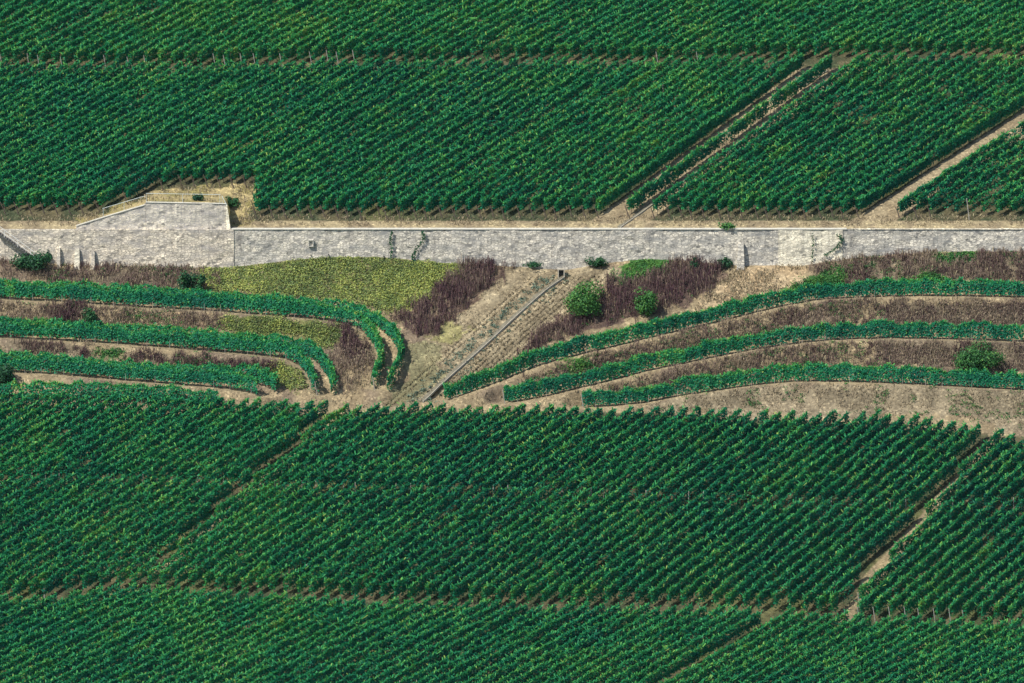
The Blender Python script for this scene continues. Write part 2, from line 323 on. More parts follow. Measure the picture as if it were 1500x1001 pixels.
def lerp3(a, b, t): return a*(1-t[..., None])+b*t[..., None]
def cover_colour(x, y, z):
    P = np.stack([x, y, z], -1); px, py = project(P)
    jx = px+(fbm(x, y, 2.0, 31)-.5)*46; jy = py+(fbm(x, y, 2.0, 41)-.5)*28
    n = fbm(x, y, 1.6, 51); n2 = fbm(x, y, 5.0, 55)
    c = lerp3(np.array([.06, .075, .045]), np.array([.125, .11, .07]), smooth(.35, .7, n))           # vineyard soil and litter
    c = lerp3(c, np.array([.13, .14, .06]), smooth(.55, .75, n2)*.6)
    terr = (py < 606+np.clip(px-1000, 0, 600)*.07) & (y < YW+.2)
    ct = lerp3(np.array([.26, .205, .14]), np.array([.37, .295, .20]), smooth(.35, .65, n))
    ct = lerp3(ct, np.array([.17, .13, .115]), smooth(.5, .7, n2)*.7)
    c = np.where(terr[..., None], ct, c)
    verge = (y > YW+.2) & (y < YW+2.6)
    cv = lerp3(np.array([.28, .225, .16]), np.array([.40, .33, .22]), smooth(.35, .6, n)); c = np.where(verge[..., None], cv, c)
    m = inpoly(jx, jy, CLEAR) & (y > YW+.2); c = np.where(m[..., None], lerp3(np.array([.30, .26, .12]), np.array([.44, .36, .20]), smooth(.4, .6, n)), c)
    def put(poly, a, b, k=1.0):
        nonlocal c
        mm = inpoly(jx, jy, poly) & (y < YW+.2)
        c = np.where(mm[..., None], c*(1-k)+lerp3(np.array(a), np.array(b), smooth(.35, .65, n))*k, c)
    put(Z_BARE, (.28, .23, .165), (.37, .31, .225))
    put([(640, 480), (672, 470), (690, 490), (660, 505), (640, 498)], (.28, .26, .13), (.34, .31, .16))
    put([(600, 500), (640, 500), (650, 540), (620, 585), (560, 590), (590, 540)], (.22, .205, .13), (.30, .27, .17))
    put(Z_RUBBLE, (.21, .175, .13), (.32, .265, .195))
    for zz in (Z_OLIVE1, Z_OLIVE2, Z_OLIVE3): put(zz, (.15, .16, .07), (.22, .21, .10))
    put(Z_YELLOW, (.20, .21, .07), (.27, .26, .10))
    for zz in (Z_PURPLE1, Z_PURPLE2, Z_PURPLE3): put(zz, (.10, .07, .065), (.17, .12, .10))
    for zz in (Z_DARK1, Z_DARK2, Z_DARK3, Z_DARK4, Z_DARK5, Z_DARK6, Z_DARK7): put(zz, (.13, .105, .085), (.21, .17, .13))
    for zz in Z_GREEN: put(zz, (.03, .10, .03), (.06, .15, .035))
    put(Z_TAN, (.40, .30, .20), (.48, .375, .26)); put(Z_TAN2, (.33, .25, .17), (.42, .32, .22))
    for t in ([(866, 324), (1172, 100), (1218, 100), (911, 324)], [(911, 324), (1218, 100), (1256, 100), (952, 324)], [(1246, 324), (1508, 155), (1570, 155), (1312, 324)]):
        m = inpoly(px, py, t) & (y > YW+.2); c = np.where(m[..., None], lerp3(np.array([.27, .215, .15]), np.array([.35, .285, .20]), smooth(.4, .6, n)), c)
    for t in (T_ML, T_MR):
        m = inpoly(px, py, t); c = np.where(m[..., None], lerp3(np.array([.25, .20, .14]), np.array([.34, .275, .18]), smooth(.4, .6, n)), c)
    # bench tracks and the raked lines of the bare slope
    bb = bil(BENCH, x, y)*((y < YW-1) & (x > GX0) & (x < GX1))
    c = lerp3(c, np.array([.36, .295, .205]), np.clip(bb, 0, 1)*.75)
    m = inpoly(px, py, Z_BARE) & (y < YW)
    ln = vnoise((px*.66+py*.75)*1.0, px*.03, 11.0, 77); c = np.where(m[..., None], c*(.62+.7*ln[..., None]), c)
    return c*np.array([.74, .745, .69])
ys = [np.array([-2500, -1200, -900, -600, -300, -200, -140, -100.]), np.arange(-79.5, -14, .5), np.arange(-14, YW-.1, .25), np.array([YW+.1, YW+.2, YW+.5, YW+.76, YW+.86]),
      np.arange(YW+1.1, YW+12, .25), np.arange(YW+12, 100, .5), np.array([104, 108, 115, 130, 160, 220, 320, 500, 900.])]
my = np.concatenate(ys); mx_ = np.concatenate([np.array([-900, -500, -300, -200, -150, -120, -100]), np.arange(-94.5, 94.6, .35), np.array([100, 120, 150, 200, 300, 500, 900])])
XX, YY = np.meshgrid(mx_, my); ZZ = zf(XX, YY)+(fbm(XX, YY, .9, 91)-.5)*.16*((YY < YW-.4) | (YY > YW+1.2))
nr, nc = XX.shape; idx = np.arange(nr*nc).reshape(nr, nc)
F = np.stack([idx[:-1, :-1], idx[:-1, 1:], idx[1:, 1:], idx[1:, :-1]], -1).reshape(-1, 4)
gm = mesh_arrays('hillside', np.stack([XX, YY, ZZ], -1).reshape(-1, 3), F.ravel(), 4)
ca = gm.attributes.new('cover', 'FLOAT_COLOR', 'POINT'); cc = cover_colour(XX, YY, ZZ).reshape(-1, 3)
ca.data.foreach_set('color', np.concatenate([cc, np.ones((len(cc), 1))], 1).astype(np.float32).ravel())
gm.polygons.foreach_set('use_smooth', np.ones(len(F), bool))
tag(link('hillside', gm, mat=M_GROUND), 'steep dry hillside carrying the vineyard terraces and weedy banks', kind='structure')

# ------------------------------------------------------------------ leaf and blade clouds
def quads(C, Nn, sx, sy, tint, spin=None):
    n = len(C); Nn = Nn/np.linalg.norm(Nn, axis=1, keepdims=True); r = rng.normal(size=(n, 3))
    u = np.cross(Nn, r); u /= np.linalg.norm(u, axis=1, keepdims=True)+1e-9; v = np.cross(Nn, u)
    u = u*sx[:, None]*.5; v = v*sy[:, None]*.5
    V = np.stack([C-u*.55-v, C+u-v*.1, C+u*.35+v, C-u*.9+v*.3], 1).reshape(-1, 3)
    return V, tint
def blades(B, H, lean, width, tint):
    n = len(B); a = rng.random(n)*2*math.pi; w = np.stack([np.cos(a), np.sin(a), np.zeros(n)], 1)*width[:, None]*.5
    top = B+np.stack([lean[:, 0], lean[:, 1], H], 1)
    V = np.stack([B-w*.6, B+w*.6, top+w, top-w], 1).reshape(-1, 3); return V, tint
def cloud(name, parts, mat, parent=None):
    V = np.concatenate([p[0] for p in parts]); T = np.concatenate([p[1] for p in parts])
    return link(name, mesh_arrays(name, V, np.arange(len(V)), 4, T), parent, mat)

# ------------------------------------------------------------------ vine rows
LPM = 215.0
def noise1(t, scale, n_seed):
    r = np.random.default_rng(n_seed).random(4096); u = t/scale+57.3; i = np.floor(u).astype(int); f = u-i; f = f*f*(3-2*f)
    return r[i % 4096]*(1-f)+r[(i+1) % 4096]*f
def row_leaves(P, seed, height=2.0, width=.42, base=.55, dens=1.0, vigour=None, tintoff=0.0, endtint=0.0, endbase=0.0, rag=1.0):
    """P: foot points about every 0.4 m; returns leaf quads of a trellised vine row"""
    seg = np.linalg.norm(np.diff(P, axis=0), axis=1); d = np.r_[0, np.cumsum(seg)]; L = d[-1]
    n = int(L*LPM*dens); t = rng.random(n)*L
    c = np.stack([np.interp(t, d, P[:, k]) for k in range(3)], 1)
    T = np.gradient(P[:, :2], axis=0); T /= np.linalg.norm(T, axis=1, keepdims=True)+1e-9
    tx = np.interp(t, d, T[:, 0]); ty = np.interp(t, d, T[:, 1]); nx, ny = ty, -tx
    vig = .55*noise1(t, 1.15, seed)+.45*noise1(t, .5, seed+1)
    big = noise1(t, 6.0, seed+2)
    H = height*(.97+rag*(.26*(vig-.5)+.10*(big-.5))); Bs = base*(.75+.6*noise1(t, .8, seed+3))
    W = width*(.6+.75*noise1(t, .75, seed+4))
    Bs = Bs+endbase*np.exp(-(t/1.1)**2)
    k = rng.random(n); topm = k < .34; sidem = ~topm & (k < .88)
    h = np.where(topm, H-np.abs(rng.normal(size=n))*.10, Bs+(H-Bs)*(rng.random(n)**.72))
    sgn = np.where(rng.random(n) < .66, 1.0, -1.0)                # the face seen from the valley carries more leaves
    off = np.where(topm, (rng.random(n)-.5)*W*.9, np.where(sidem, sgn*W*.5*(.8+.4*rng.random(n)), (rng.random(n)-.5)*W*.5))
    roundness = 1-.35*smooth(.8, 1.0, h/H); off = off*roundness
    C = c+np.stack([nx*off, ny*off, h], 1)
    on = np.where(topm, 0, np.sign(off)); Nn = np.stack([nx*on, ny*on, np.where(topm, 1.3, .45)], 1)+rng.normal(size=(n, 3))*.55
    size = .15+.13*rng.random(n)
    keep = np.ones(n, bool)
    if vigour is not None:
        vg = np.interp(t, d, vigour); keep = rng.random(n) < vg
    patch = .6*fbm(c[:, 0], c[:, 1], 5.0, 201)+.6*fbm(c[:, 0], c[:, 1], 28.0, 207)-.1
    tint = .30+.13*rng.normal(size=n)+.50*(patch-.5)+.16*(h/H > .86)+.12*(big-.5)+tintoff+.35*(rng.random(n) < .035)+endtint*np.exp(-(t/1.6)**2)+.26*(noise1(t, 2.6, seed+7) > .93)-.14*(noise1(t, 2.2, seed+8) > .9)  # top leaves paler: young growth, with sunlit row crests put into the tint
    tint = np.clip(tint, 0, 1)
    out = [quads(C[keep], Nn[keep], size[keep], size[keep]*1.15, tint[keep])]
    ns = int(L*11*dens)                                            # young shoots standing above the trellis, pale tint doubling as crest highlight
    ts = rng.random(ns)*L; cs = np.stack([np.interp(ts, d, P[:, k]) for k in range(3)], 1)
    hs = height*(.97+rag*(.26*(.55*noise1(ts, 1.15, seed)+.45*noise1(ts, .5, seed+1)-.5)+.10*(noise1(ts, 6.0, seed+2)-.5)))
    nxs = np.interp(ts, d, T[:, 1]); nys = -np.interp(ts, d, T[:, 0]); o2 = rng.normal(size=ns)*.16
    Bp = cs+np.stack([nxs*o2, nys*o2, hs-.12], 1)
    ks = np.ones(ns, bool) if vigour is None else rng.random(ns) < np.interp(ts, d, vigour)
    lean = rng.normal(size=(ns, 2))*.22
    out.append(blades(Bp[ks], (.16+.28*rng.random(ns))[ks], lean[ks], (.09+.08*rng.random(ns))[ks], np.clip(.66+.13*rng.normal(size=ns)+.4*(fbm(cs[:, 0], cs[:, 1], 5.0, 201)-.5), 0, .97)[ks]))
    return out
def stick_mesh(name, h, r, mat, lean=(0, 0)):
    b = MB(); b.tube((0, 0, -.15), (lean[0], lean[1], h), r, r*.85, 5); return b.mesh(name, mat)
ME_STEM = [stick_mesh('vine_stem', .95, .035, M_BARK, (dx, dy)) for dx, dy in ((.08, .04), (-.1, .02), (.03, -.06))]
ME_ENDPOST = stick_mesh('leaning_post', 1.5, .065, M_WOOD, (-.6, -.45))
ME_PALE = stick_mesh('pale_post', 1.75, .05, M_PALEWOOD, (-.3, -.25))
ME_POST = stick_mesh('trellis_post', 2.1, .045, M_PALEWOOD)
ME_WPOST = stick_mesh('stake', .9, .022, M_PALEWOOD)
def child(name, me, parent, p, rz=0.0):
    o = bpy.data.objects.new(name, me); COL.objects.link(o); o.parent = parent; o.location = p; o.rotation_euler = (0, 0, rz); return o

ROWS = []                                   # candidate rows: dict(P, label, group, extras)
def family(xs, yref, ang, ytop, ybot, cuts, make):
    for i, x0 in enumerate(xs):
        a = math.tan(R(float(ang(x0)))); yy = np.arange(1060.0, -70.0, -2.5); xx = x0+(yref-yy)/a
        ok = (yy >= ytop(xx)) & (yy <= ybot(xx)) & (xx > -95) & (xx < 1595)
        ok &= (yy >= ytop(xx)+random.uniform(-4, 4)) & (yy <= ybot(xx)+random.uniform(-3, 2))
        for c in cuts: ok &= ~inpoly(xx, yy, c)
        j = 0
        while j < len(ok):
            if not ok[j]: j += 1; continue
            k = j
            while k+1 < len(ok) and ok[k+1]: k += 1
            if k-j >= 7: make(i, x0, xx[j:k+1], yy[j:k+1])
            j = k+1
def add_row(qx, qy, **kw):
    W = unproject(qx, qy); P = resample(W, .4)
    if len(P) < 4: return
    P[:, 2] = zf(P[:, 0], P[:, 1])
    vis = ((qx > 0) & (qx < 1500) & (qy > 0) & (qy < 1001)).sum()
    ROWS.append(dict(P=P, vis=int(vis), q=(qx, qy), **kw))
def I(*pts):
    a = np.array(pts, float); return lambda x: np.interp(x, a[:, 0], a[:, 1])

UP_TOPB = I((-100, 100), (0, 100), (100, 103), (300, 102), (500, 96), (640, 98), (800, 95), (950, 98), (1100, 93), (1200, 89), (1500, 88), (1600, 88))
MID_BOT = I((-100, 884), (0, 884), (60, 884), (150, 870), (250, 868), (350, 874), (450, 881), (550, 887), (700, 892), (850, 895), (1000, 897), (1120, 902), (1240, 910), (1350, 915), (1600, 922))
MID_TOP = I((-100, 598), (0, 598), (325, 603), (345, 605), (500, 612), (700, 615), (900, 617), (1100, 622), (1200, 624), (1330, 629), (1400, 637), (1450, 650), (1500, 660), (1600, 672))
NOTCH = I((-100, 716), (0, 717), (280, 722), (400, 728), (600, 733), (745, 737), (900, 742), (1040, 747), (1300, 757), (1600, 752))

# plot above the wall
xs_up_used = [(-k, 868-19.1*k) for k in range(74, -1, -1)]+[(2, 913)]+[(3+k, 954+18.4*k) for k in range(17)]+[(22+k, 1313+20.5*k) for k in range(40)]
def make_up(i, x0, qx, qy):
    n = xs_up_used[i][0]
    if n == 0: lab, kind = 'vine row with bare stems along the upper left edge of the narrow dirt track', 'edge'
    elif n == 2: lab, kind = 'single vine row standing between the dirt track and the concrete gutter above the stone wall', 'edge'
    elif n == 19: lab, kind = 'vine row with bare dark stems along the upper left edge of the wide tan track', 'edge'
    elif n == 22: lab, kind = 'ragged vine row along the lower right edge of the wide tan track', 'sparse'
    elif n > 22: lab, kind = 'sparse ragged vine row with gaps, in the plot right of the wide tan track', 'sparse'
    elif n > 3: lab, kind = 'green vine row between the concrete gutter and the wide tan track above the wall', 'row'
    else: lab, kind = 'green vine row running diagonally above the stone wall, left of the dirt track', 'row'
    g = {'edge': None, 'sparse': 'ragged vine rows right of the wide track' if n > 22 else None}.get(kind, 'vine rows between the gutter and the wide track' if n > 3 else 'vine rows above the wall left of the dirt track')
    add_row(qx, qy, label=lab, group=g, kind=kind, block='up')
ang_up = I((-500, 28), (0, 29.5), (500, 32), (885, 35.8), (1248, 32.8), (1700, 31))
family([t[1] for t in xs_up_used], 322, ang_up, lambda x: UP_TOPB(x)+10, I((-100, 314), (105, 314), (374, 320), (1600, 321)), [CLEAR], make_up)
# plot along the top of the frame
def make_top(i, x0, qx, qy): add_row(qx, qy, label='vine row in the dense uppermost plot along the top edge of the photo', group='vine rows in the uppermost plot', kind='row', block='top')
family([-200+19.5*i for i in range(96)], 102, I((-200, 29), (700, 29), (1300, 28), (1700, 27)), lambda x: np.full_like(x, -55.0), UP_TOPB, [], make_top)
# plot below the terraces
def make_mid(i, x0, qx, qy):
    mxp = qx.mean(); myp = qy.mean()
    xl = np.interp(myp, [598, 832], [498, 222]); xr = np.interp(myp, [640, 912], [1470, 1230])
    if mxp < xl: lab, g = 'dark green vine row left of the thin diagonal path, below the curved left terraces', 'vine rows left of the thin diagonal path'
    elif mxp > xr: lab, g = 'dark green vine row right of the brown path at the lower right', 'vine rows right of the lower right path'
    else: lab, g = 'long dark green vine row in the big plot between the two lower paths', 'vine rows in the big plot below the terraces'
    add_row(qx, qy, label=lab, group=g, kind='row', block='mid')
xs_mid = []; x = -60.0
while x < 1960: xs_mid.append(x); x += np.interp(x, [0, 700, 1500], [20.5, 19.8, 21.5])
family(xs_mid, 620, I((-100, 31), (300, 32), (700, 34), (1200, 37.5), (1500, 40), (1900, 42)), MID_TOP, MID_BOT, [T_ML, T_MR], make_mid)
# plot along the bottom of the frame
def make_bot(i, x0, qx, qy):
    if abs(x0-1118) < 1: add_row(qx, qy, label='vine row along the upper left side of the brown gap in the bottom plot', group=None, kind='row', block='bot')
    elif x0 < 1118: add_row(qx, qy, label='vine row left of the brown gap in the plot along the bottom edge', group='vine rows in the bottom plot left of the gap', kind='row', block='bot')
    else: add_row(qx, qy, label='vine row right of the brown gap in the plot along the bottom edge', group='vine rows in the bottom plot right of the gap', kind='row', block='bot')
family([1118+22.5*i for i in range(-54, 40) if i != 1], 916, I((-100, 26), (400, 27), (1118, 30.5), (1500, 29.5), (2000, 29)), lambda x: MID_BOT(x)+10, lambda x: np.full_like(x, 1035.0), [], make_bot)

order = sorted(range(len(ROWS)), key=lambda i: -(ROWS[i]['vis']+(500 if ROWS[i]['group'] is None else 0)))
single = set(order[:286])
print('ROWS', len(ROWS), 'single', len(single), 'len', sum(len(r['P'])*.4 for r in ROWS))
rest = []
for i, r in enumerate(ROWS):
    P = r['P']; px, py = project(P); vg = np.ones(len(P)); blk = r['block']; off = 0.0; dens = 1.0
    n = noise1(np.arange(len(P))*.4, 2.2, 900+i*7)
    gaps = {'up': .08, 'top': .07, 'mid': .045, 'bot': .03}[blk]
    if r['kind'] == 'sparse': gaps = .30
    if r['kind'] == 'edge' or 'lower right edge' in r['label']: dens = 1.6
    vg = np.where(n < gaps, .18, 1.0)
    if blk == 'mid':
        vg = np.where(np.abs(py-NOTCH(px)) < random.choice((3, 4.5, 6)), .15, vg)
        sp = np.exp(-(((px-205)/75)**2+((py-850)/18)**2)); vg = vg*(1-.6*sp)
    if blk == 'top':
        off = .10
        for cx, cy, hw in ((105, 52, 32), (205, 44, 26), (715, 84, 24)):
            vg = np.where((np.abs(px-cx) < hw) & (np.abs(py-cy+(px-cx)*.55) < 5), .08, vg)
    if blk == 'mid': off = -.04
    if blk == 'bot': off = .03
    hgt = {'up': 2.1, 'top': 2.1, 'mid': 2.2, 'bot': 2.0}[blk]
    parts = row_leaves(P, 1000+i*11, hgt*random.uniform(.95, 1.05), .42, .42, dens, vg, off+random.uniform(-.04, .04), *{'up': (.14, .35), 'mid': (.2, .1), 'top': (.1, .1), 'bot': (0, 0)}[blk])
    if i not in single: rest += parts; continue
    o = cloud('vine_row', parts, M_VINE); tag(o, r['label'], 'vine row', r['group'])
    bot = P[0]; vx = px[0] > -20 and px[0] < 1520
    if blk == 'up' and vx and py[0] > 255:
        child('end_post', ME_ENDPOST, o, bot+np.array([.25, -.55, 0]), random.uniform(-.2, .2))
        for q in (0, 2, 5): child('vine_stem', random.choice(ME_STEM), o, P[min(q, len(P)-1)], random.uniform(0, 6))
    if blk == 'top' and vx and (px[0] < 520 or random.random() < .10) and random.random() < .6: child('end_post', ME_PALE, o, bot+np.array([.1, -.5, 0]), random.uniform(-.3, .3))
    if blk == 'bot' and py[-1] < 940 and random.random() < .3: child('end_post', ME_PALE, o, P[-1]+np.array([.1, .2, 0]))
    if blk == 'mid':
        k = int(np.argmin(np.abs(py-NOTCH(px))))
        if abs(py[k]-NOTCH(px[k])) < 6 and 0 < px[k] < 1500:
            for dq in (-1, 1): child('vine_stem', random.choice(ME_STEM), o, P[min(max(k+dq, 0), len(P)-1)], random.uniform(0, 6))
            if random.random() < .35: child('trellis_post', ME_POST, o, P[k])
        if px[0] > 1210 and py[0] > 890: child('end_post', ME_PALE, o, bot+np.array([.1, -.2, 0]))
    if r['kind'] == 'edge':
        for q in range(6, len(P), 2): child('vine_stem', random.choice(ME_STEM), o, P[q], random.uniform(0, 6))
    if random.random() < .2:
        q = random.randrange(len(P)); child('trellis_post', ME_POST, o, P[q])
if rest: tag(cloud('vine_rows_beyond', rest, M_VINE), 'remaining short vine rows at the edges of the plots', kind='stuff')

# contour rows on the terraces
names = {'L1': 'front vine row on the topmost left terrace, curling downhill at its right end', 'L1b': 'rear vine row on the topmost left terrace, the outermost curl',
 'L2': 'front vine row on the middle left terrace, curling downhill', 'L2b': 'rear vine row on the middle left terrace, outer side of its curl',
 'L3': 'front vine row on the lowest left terrace', 'L3b': 'rear vine row on the lowest left terrace, bending down at its end',
 'R1': 'topmost long curved vine row of the right terraces', 'R2': 'middle long curved vine row of the right terraces', 'R3': 'lowest long curved vine row of the right terraces'}
s = spline([(-90, 582), (0, 585), (150, 588), (250, 592), (322, 599)]); ROWW['H0'] = resample(unproject(s[:, 0], s[:, 1]), .4)
names['H0'] = 'level vine row along the top left edge of the lower vineyard'
for j, (k, lab) in enumerate(names.items()):
    P = ROWW[k].copy(); P[:, 2] = zf(P[:, 0], P[:, 1]); right = k[0] == 'R'
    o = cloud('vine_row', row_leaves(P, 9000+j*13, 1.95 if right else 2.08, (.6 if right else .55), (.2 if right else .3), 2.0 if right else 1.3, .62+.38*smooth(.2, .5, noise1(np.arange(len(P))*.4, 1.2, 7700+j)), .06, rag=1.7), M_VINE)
    tag(o, lab, 'vine row', 'contour vine rows on the terraces')
    if k.endswith('b'): continue
    px, py = project(P); q = 4
    while q < len(P)-1:
        if -10 < px[q] < 1510 and k != 'H0':
            t = P[min(q+1, len(P)-1)]-P[q-1]; nn = np.array([t[1], -t[0], 0])/(np.linalg.norm(t[:2])+1e-6)
            if nn[1] > 0: nn = -nn
            child('stake', ME_WPOST, o, P[q]+nn*.3, 0)
        q += random.choice((5, 7, 9))
    for q in range(2, len(P)-1, 3):
        if k != 'H0' and -10 < px[q] < 1510 and len([1 for c in o.children if c.name.startswith('vine_stem')]) < 96: child('vine_stem', random.choice(ME_STEM), o, P[q], random.uniform(0, 6))
    if k in ('L1', 'L2', 'R2', 'R3'): child('end_post', ME_PALE, o, P[0 if right else -1]+np.array([.15, -.35, 0]))

# ------------------------------------------------------------------ weeds, ground cover and dry grass
def scatter(poly, per_px):
    p = np.array(poly, float); a, b = p.min(0)-14, p.max(0)+14; n = int((b-a).prod()*per_px)
    q = a+rng.random((n, 2))*(b-a)
    jx = q[:, 0]+(fbm(q[:, 0], q[:, 1], 18., 61)-.5)*50; jy = q[:, 1]+(fbm(q[:, 0], q[:, 1], 18., 67)-.5)*26
    jx += rng.normal(size=len(q))*5; jy += rng.normal(size=len(q))*3
    q = q[inpoly(jx, jy, poly)]
    if len(q) == 0: return np.zeros((0, 3)), q
    w = unproject(q[:, 0], q[:, 1]); keep = w[:, 1] < YW-.25
    return w[keep], q[keep]
def clear_of_rows(w, r=.45):
    ok = np.ones(len(w), bool)
    for k in ROWW:
        for a in range(0, len(w), 3000):
            d = ((w[a:a+3000, None, :2]-ROWW[k][None, ::2, :2])**2).sum(-1).min(1); ok[a:a+3000] &= d > r*r
    return ok
weeds = []; cover = []; grass = []; green = []
def add_weeds(poly, per, hmin, hmax, t0, ts=.22, width=.045):
    w, q = scatter(poly, per); n = len(w)
    if n == 0: return
    out = np.ones(len(q), bool)
    for zz in Z_GREEN: out &= ~inpoly(q[:, 0], q[:, 1], zz)
    w = w[out]; w = w[clear_of_rows(w, .8)]; n = len(w)
    den = fbm(w[:, 0], w[:, 1], 1.5, 71); keep = rng.random(n) < smooth(.15, .48, den); w = w[keep]; n = len(w); den = den[keep]
    t0 = t0+.75*(fbm(w[:, 0], w[:, 1], 2.2, 73)-.48)
    h = (hmin+(hmax-hmin)*rng.random(n))*(.6+.8*den)
    for rep in range(4):
        b = w+np.c_[rng.normal(size=(n, 2))*.08, np.zeros(n)]
        weeds.append(blades(b, h*(.7+.4*rng.random(n)), rng.normal(size=(n, 2))*.14, width*(.6+.9*rng.random(n)), np.clip(t0+ts*rng.normal(size=n), 0, 1)))
    C = w+np.c_[rng.normal(size=(n, 2))*.15, h*(.4+.6*rng.random(n))]
    weeds.append(quads(C, rng.normal(size=(n, 3))+np.array([0, 0, .5]), .08+.1*rng.random(n), .08+.14*rng.random(n), np.clip(t0-.03+ts*rng.normal(size=n), 0, 1)))
for z, per, a, b, t in ((Z_PURPLE1, .26, .5, 1.4, .2), (Z_PURPLE2, .24, .4, 1.3, .22), (Z_PURPLE3, .24, .4, 1.0, .24), (Z_DARK1, .22, .3, .8, .45), (Z_DARK2, .28, .4, .9, .15), (Z_DARK3, .24, .4, .8, .25),
                        (Z_DARK4, .24, .4, .8, .25), (Z_DARK5, .22, .4, .9, .46), (Z_DARK6, .3, .25, .5, .55), (Z_DARK7, .3, .25, .5, .50), (Z_BROWN0, .2, .4, .8, .55), (Z_BROWN1, .14, .3, .6, .5), (Z_BROWN2, .16, .3, .7, .52), (Z_BROWN3, .16, .3, .7, .5), (Z_BROWN4, .22, .4, .8, .55)):
    add_weeds(z, per, a, b, t)
def add_cover(dst, poly, per, hmax, t0, ts=.18):
    w, q = scatter(poly, per); w = w[clear_of_rows(w, .7)]; n = len(w); den = fbm(w[:, 0], w[:, 1], 1.1, 83)
    h = hmax*(.3*den+.7*smooth(.35, .75, fbm(w[:, 0], w[:, 1], 2.4, 87))*den)*rng.random(n)**.6
    C = w+np.c_[rng.normal(size=(n, 2))*.08, h+.04]
    dst.append(quads(C, rng.normal(size=(n, 3))*.5+np.array([0, -.3, 1]), .11+.12*rng.random(n), .11+.14*rng.random(n), np.clip(t0+.7*(den-.5)+.5*(fbm(w[:, 0], w[:, 1], 6.0, 89)-.5)+ts*rng.normal(size=n), 0, 1)))
for z in (Z_OLIVE1, Z_OLIVE2, Z_OLIVE3): add_cover(cover, z, 1.25, .6, .52, .20)
add_cover(cover, Z_YELLOW, .9, .3, .85, .12)
for z in Z_GREEN: add_cover(green, z, 1.3, .8, .55)
def add_grass(poly, per, t0, h=.28, above=False):
    p = np.array(poly, float); a, b = p.min(0), p.max(0); n = int((b-a).prod()*per); q = a+rng.random((n, 2))*(b-a); q = q[inpoly(q[:, 0], q[:, 1], poly)]
    if len(q) == 0: return
    w = unproject(q[:, 0], q[:, 1])
    w = w[(w[:, 1] > YW+.7) if above else (w[:, 1] < YW-.2)]
    if not above: w = w[clear_of_rows(w, .35)]
    n = len(w); den = fbm(w[:, 0], w[:, 1], 1.3, 95); w = w[rng.random(n) < smooth(.3, .6, den)]; n = len(w)
    grass.append(blades(w, h*(.5+rng.random(n)), rng.normal(size=(n, 2))*.12, .05+.08*rng.random(n), np.clip(t0+.22*rng.normal(size=n), 0, 1)))
add_grass(Z_TAN, .5, .55); add_grass(Z_TAN2, .4, .5); add_grass(Z_BARE, .05, .5, .16); add_grass(Z_RUBBLE, .16, .35, .22)
for fx in np.arange(-40, 170, 9.0):           # raked furrow ridges with stubble, parallel to the gutter
    if -26 < fx < 14: continue
    L = rng.random((520, 2)); q = np.stack([822-215*L[:, 0]+fx*1.0+rng.normal(size=520)*.8, 403+190*L[:, 0]+abs(fx)*.0], 1)
    q = q[inpoly(q[:, 0], q[:, 1], Z_BARE) & (rng.random(520) < .75)]
    if len(q):
        w = unproject(q[:, 0], q[:, 1]); n = len(w); grass.append(blades(w, .06+.12*rng.random(n), np.c_[-.25+.1*rng.normal(size=n), -.3+.1*rng.normal(size=n)], .06+.06*rng.random(n), np.clip(.1+.75*(int(fx) % 2)+.2*rng.normal(size=n), 0, 1)))
add_grass([(0, 384), (1500, 384), (1500, 600), (0, 600)], .05, .4, .25)
add_grass([(0, 316), (1500, 316), (1500, 332), (0, 332)], .30, .5, .22, True); add_grass(CLEAR, .4, .65, .25, True)
for zz in (Z_DARK1, Z_DARK2, Z_DARK3, Z_DARK4, Z_DARK5, Z_DARK6, Z_DARK7, Z_PURPLE1, Z_PURPLE2, Z_PURPLE3, Z_BROWN1, Z_BROWN2, Z_BROWN3, Z_BROWN4): add_grass(zz, .07, .45, .55)
for zz, per in ((Z_DARK1, .03), (Z_DARK4, .05), (Z_DARK5, .03), (Z_BROWN1, .03), (Z_BROWN2, .03), (Z_BROWN3, .03), (Z_PURPLE2, .012), (Z_RUBBLE, .02)):
    w, q = scatter(zz, per); w = w[clear_of_rows(w, .7)]; w = w[fbm(w[:, 0], w[:, 1], 2.5, 97) > .52]; w = np.repeat(w, 12, 0); n = len(w)
    C = w+np.c_[rng.normal(size=(n, 2))*.2, .05+.3*rng.random(n)]
    green.append(quads(C, rng.normal(size=(n, 3))+np.array([0, -.3, .7]), .1+.1*rng.random(n), .1+.12*rng.random(n), np.clip(.4+.2*rng.normal(size=n), 0, 1)))
# teal tufts beside the gutter and a few pale ones
gut = []
for t in np.linspace(0, 1, 190):
    k = t*(len(CH_LOW)-1); i = min(int(k), len(CH_LOW)-2); f = k-i
    gx_, gy_ = (np.array(CH_LOW[i])*(1-f)+np.array(CH_LOW[i+1])*f)+np.array([random.uniform(-30, -7)*random.uniform(.5, 1) if random.random() < .75 else random.uniform(8, 26), random.uniform(-3, 3)])
    gut.append((gx_, gy_))
gut = np.array(gut); gw = unproject(gut[:, 0], gut[:, 1]); tuft = []
for p in gw:
    n = 22; r_ = random.uniform(.08, .24); C = p+np.c_[rng.normal(size=(n, 2))*r_, np.abs(rng.normal(size=n))*r_*.8]
    tuft.append(quads(C, rng.normal(size=(n, 3))+np.array([0, 0, .6]), .1+.1*rng.random(n), .1+.12*rng.random(n), np.clip(.35+.15*rng.normal(size=n), 0, 1)))
M_SAGE = leaf_mat('sage_leaves', [(0, (.06, .10, .08)), (.5, (.13, .18, .13)), (1, (.24, .28, .2))], .1)
tag(cloud('dry_weeds', weeds, M_WEED), 'purple brown dead weeds standing on the terrace banks below the wall', kind='stuff')
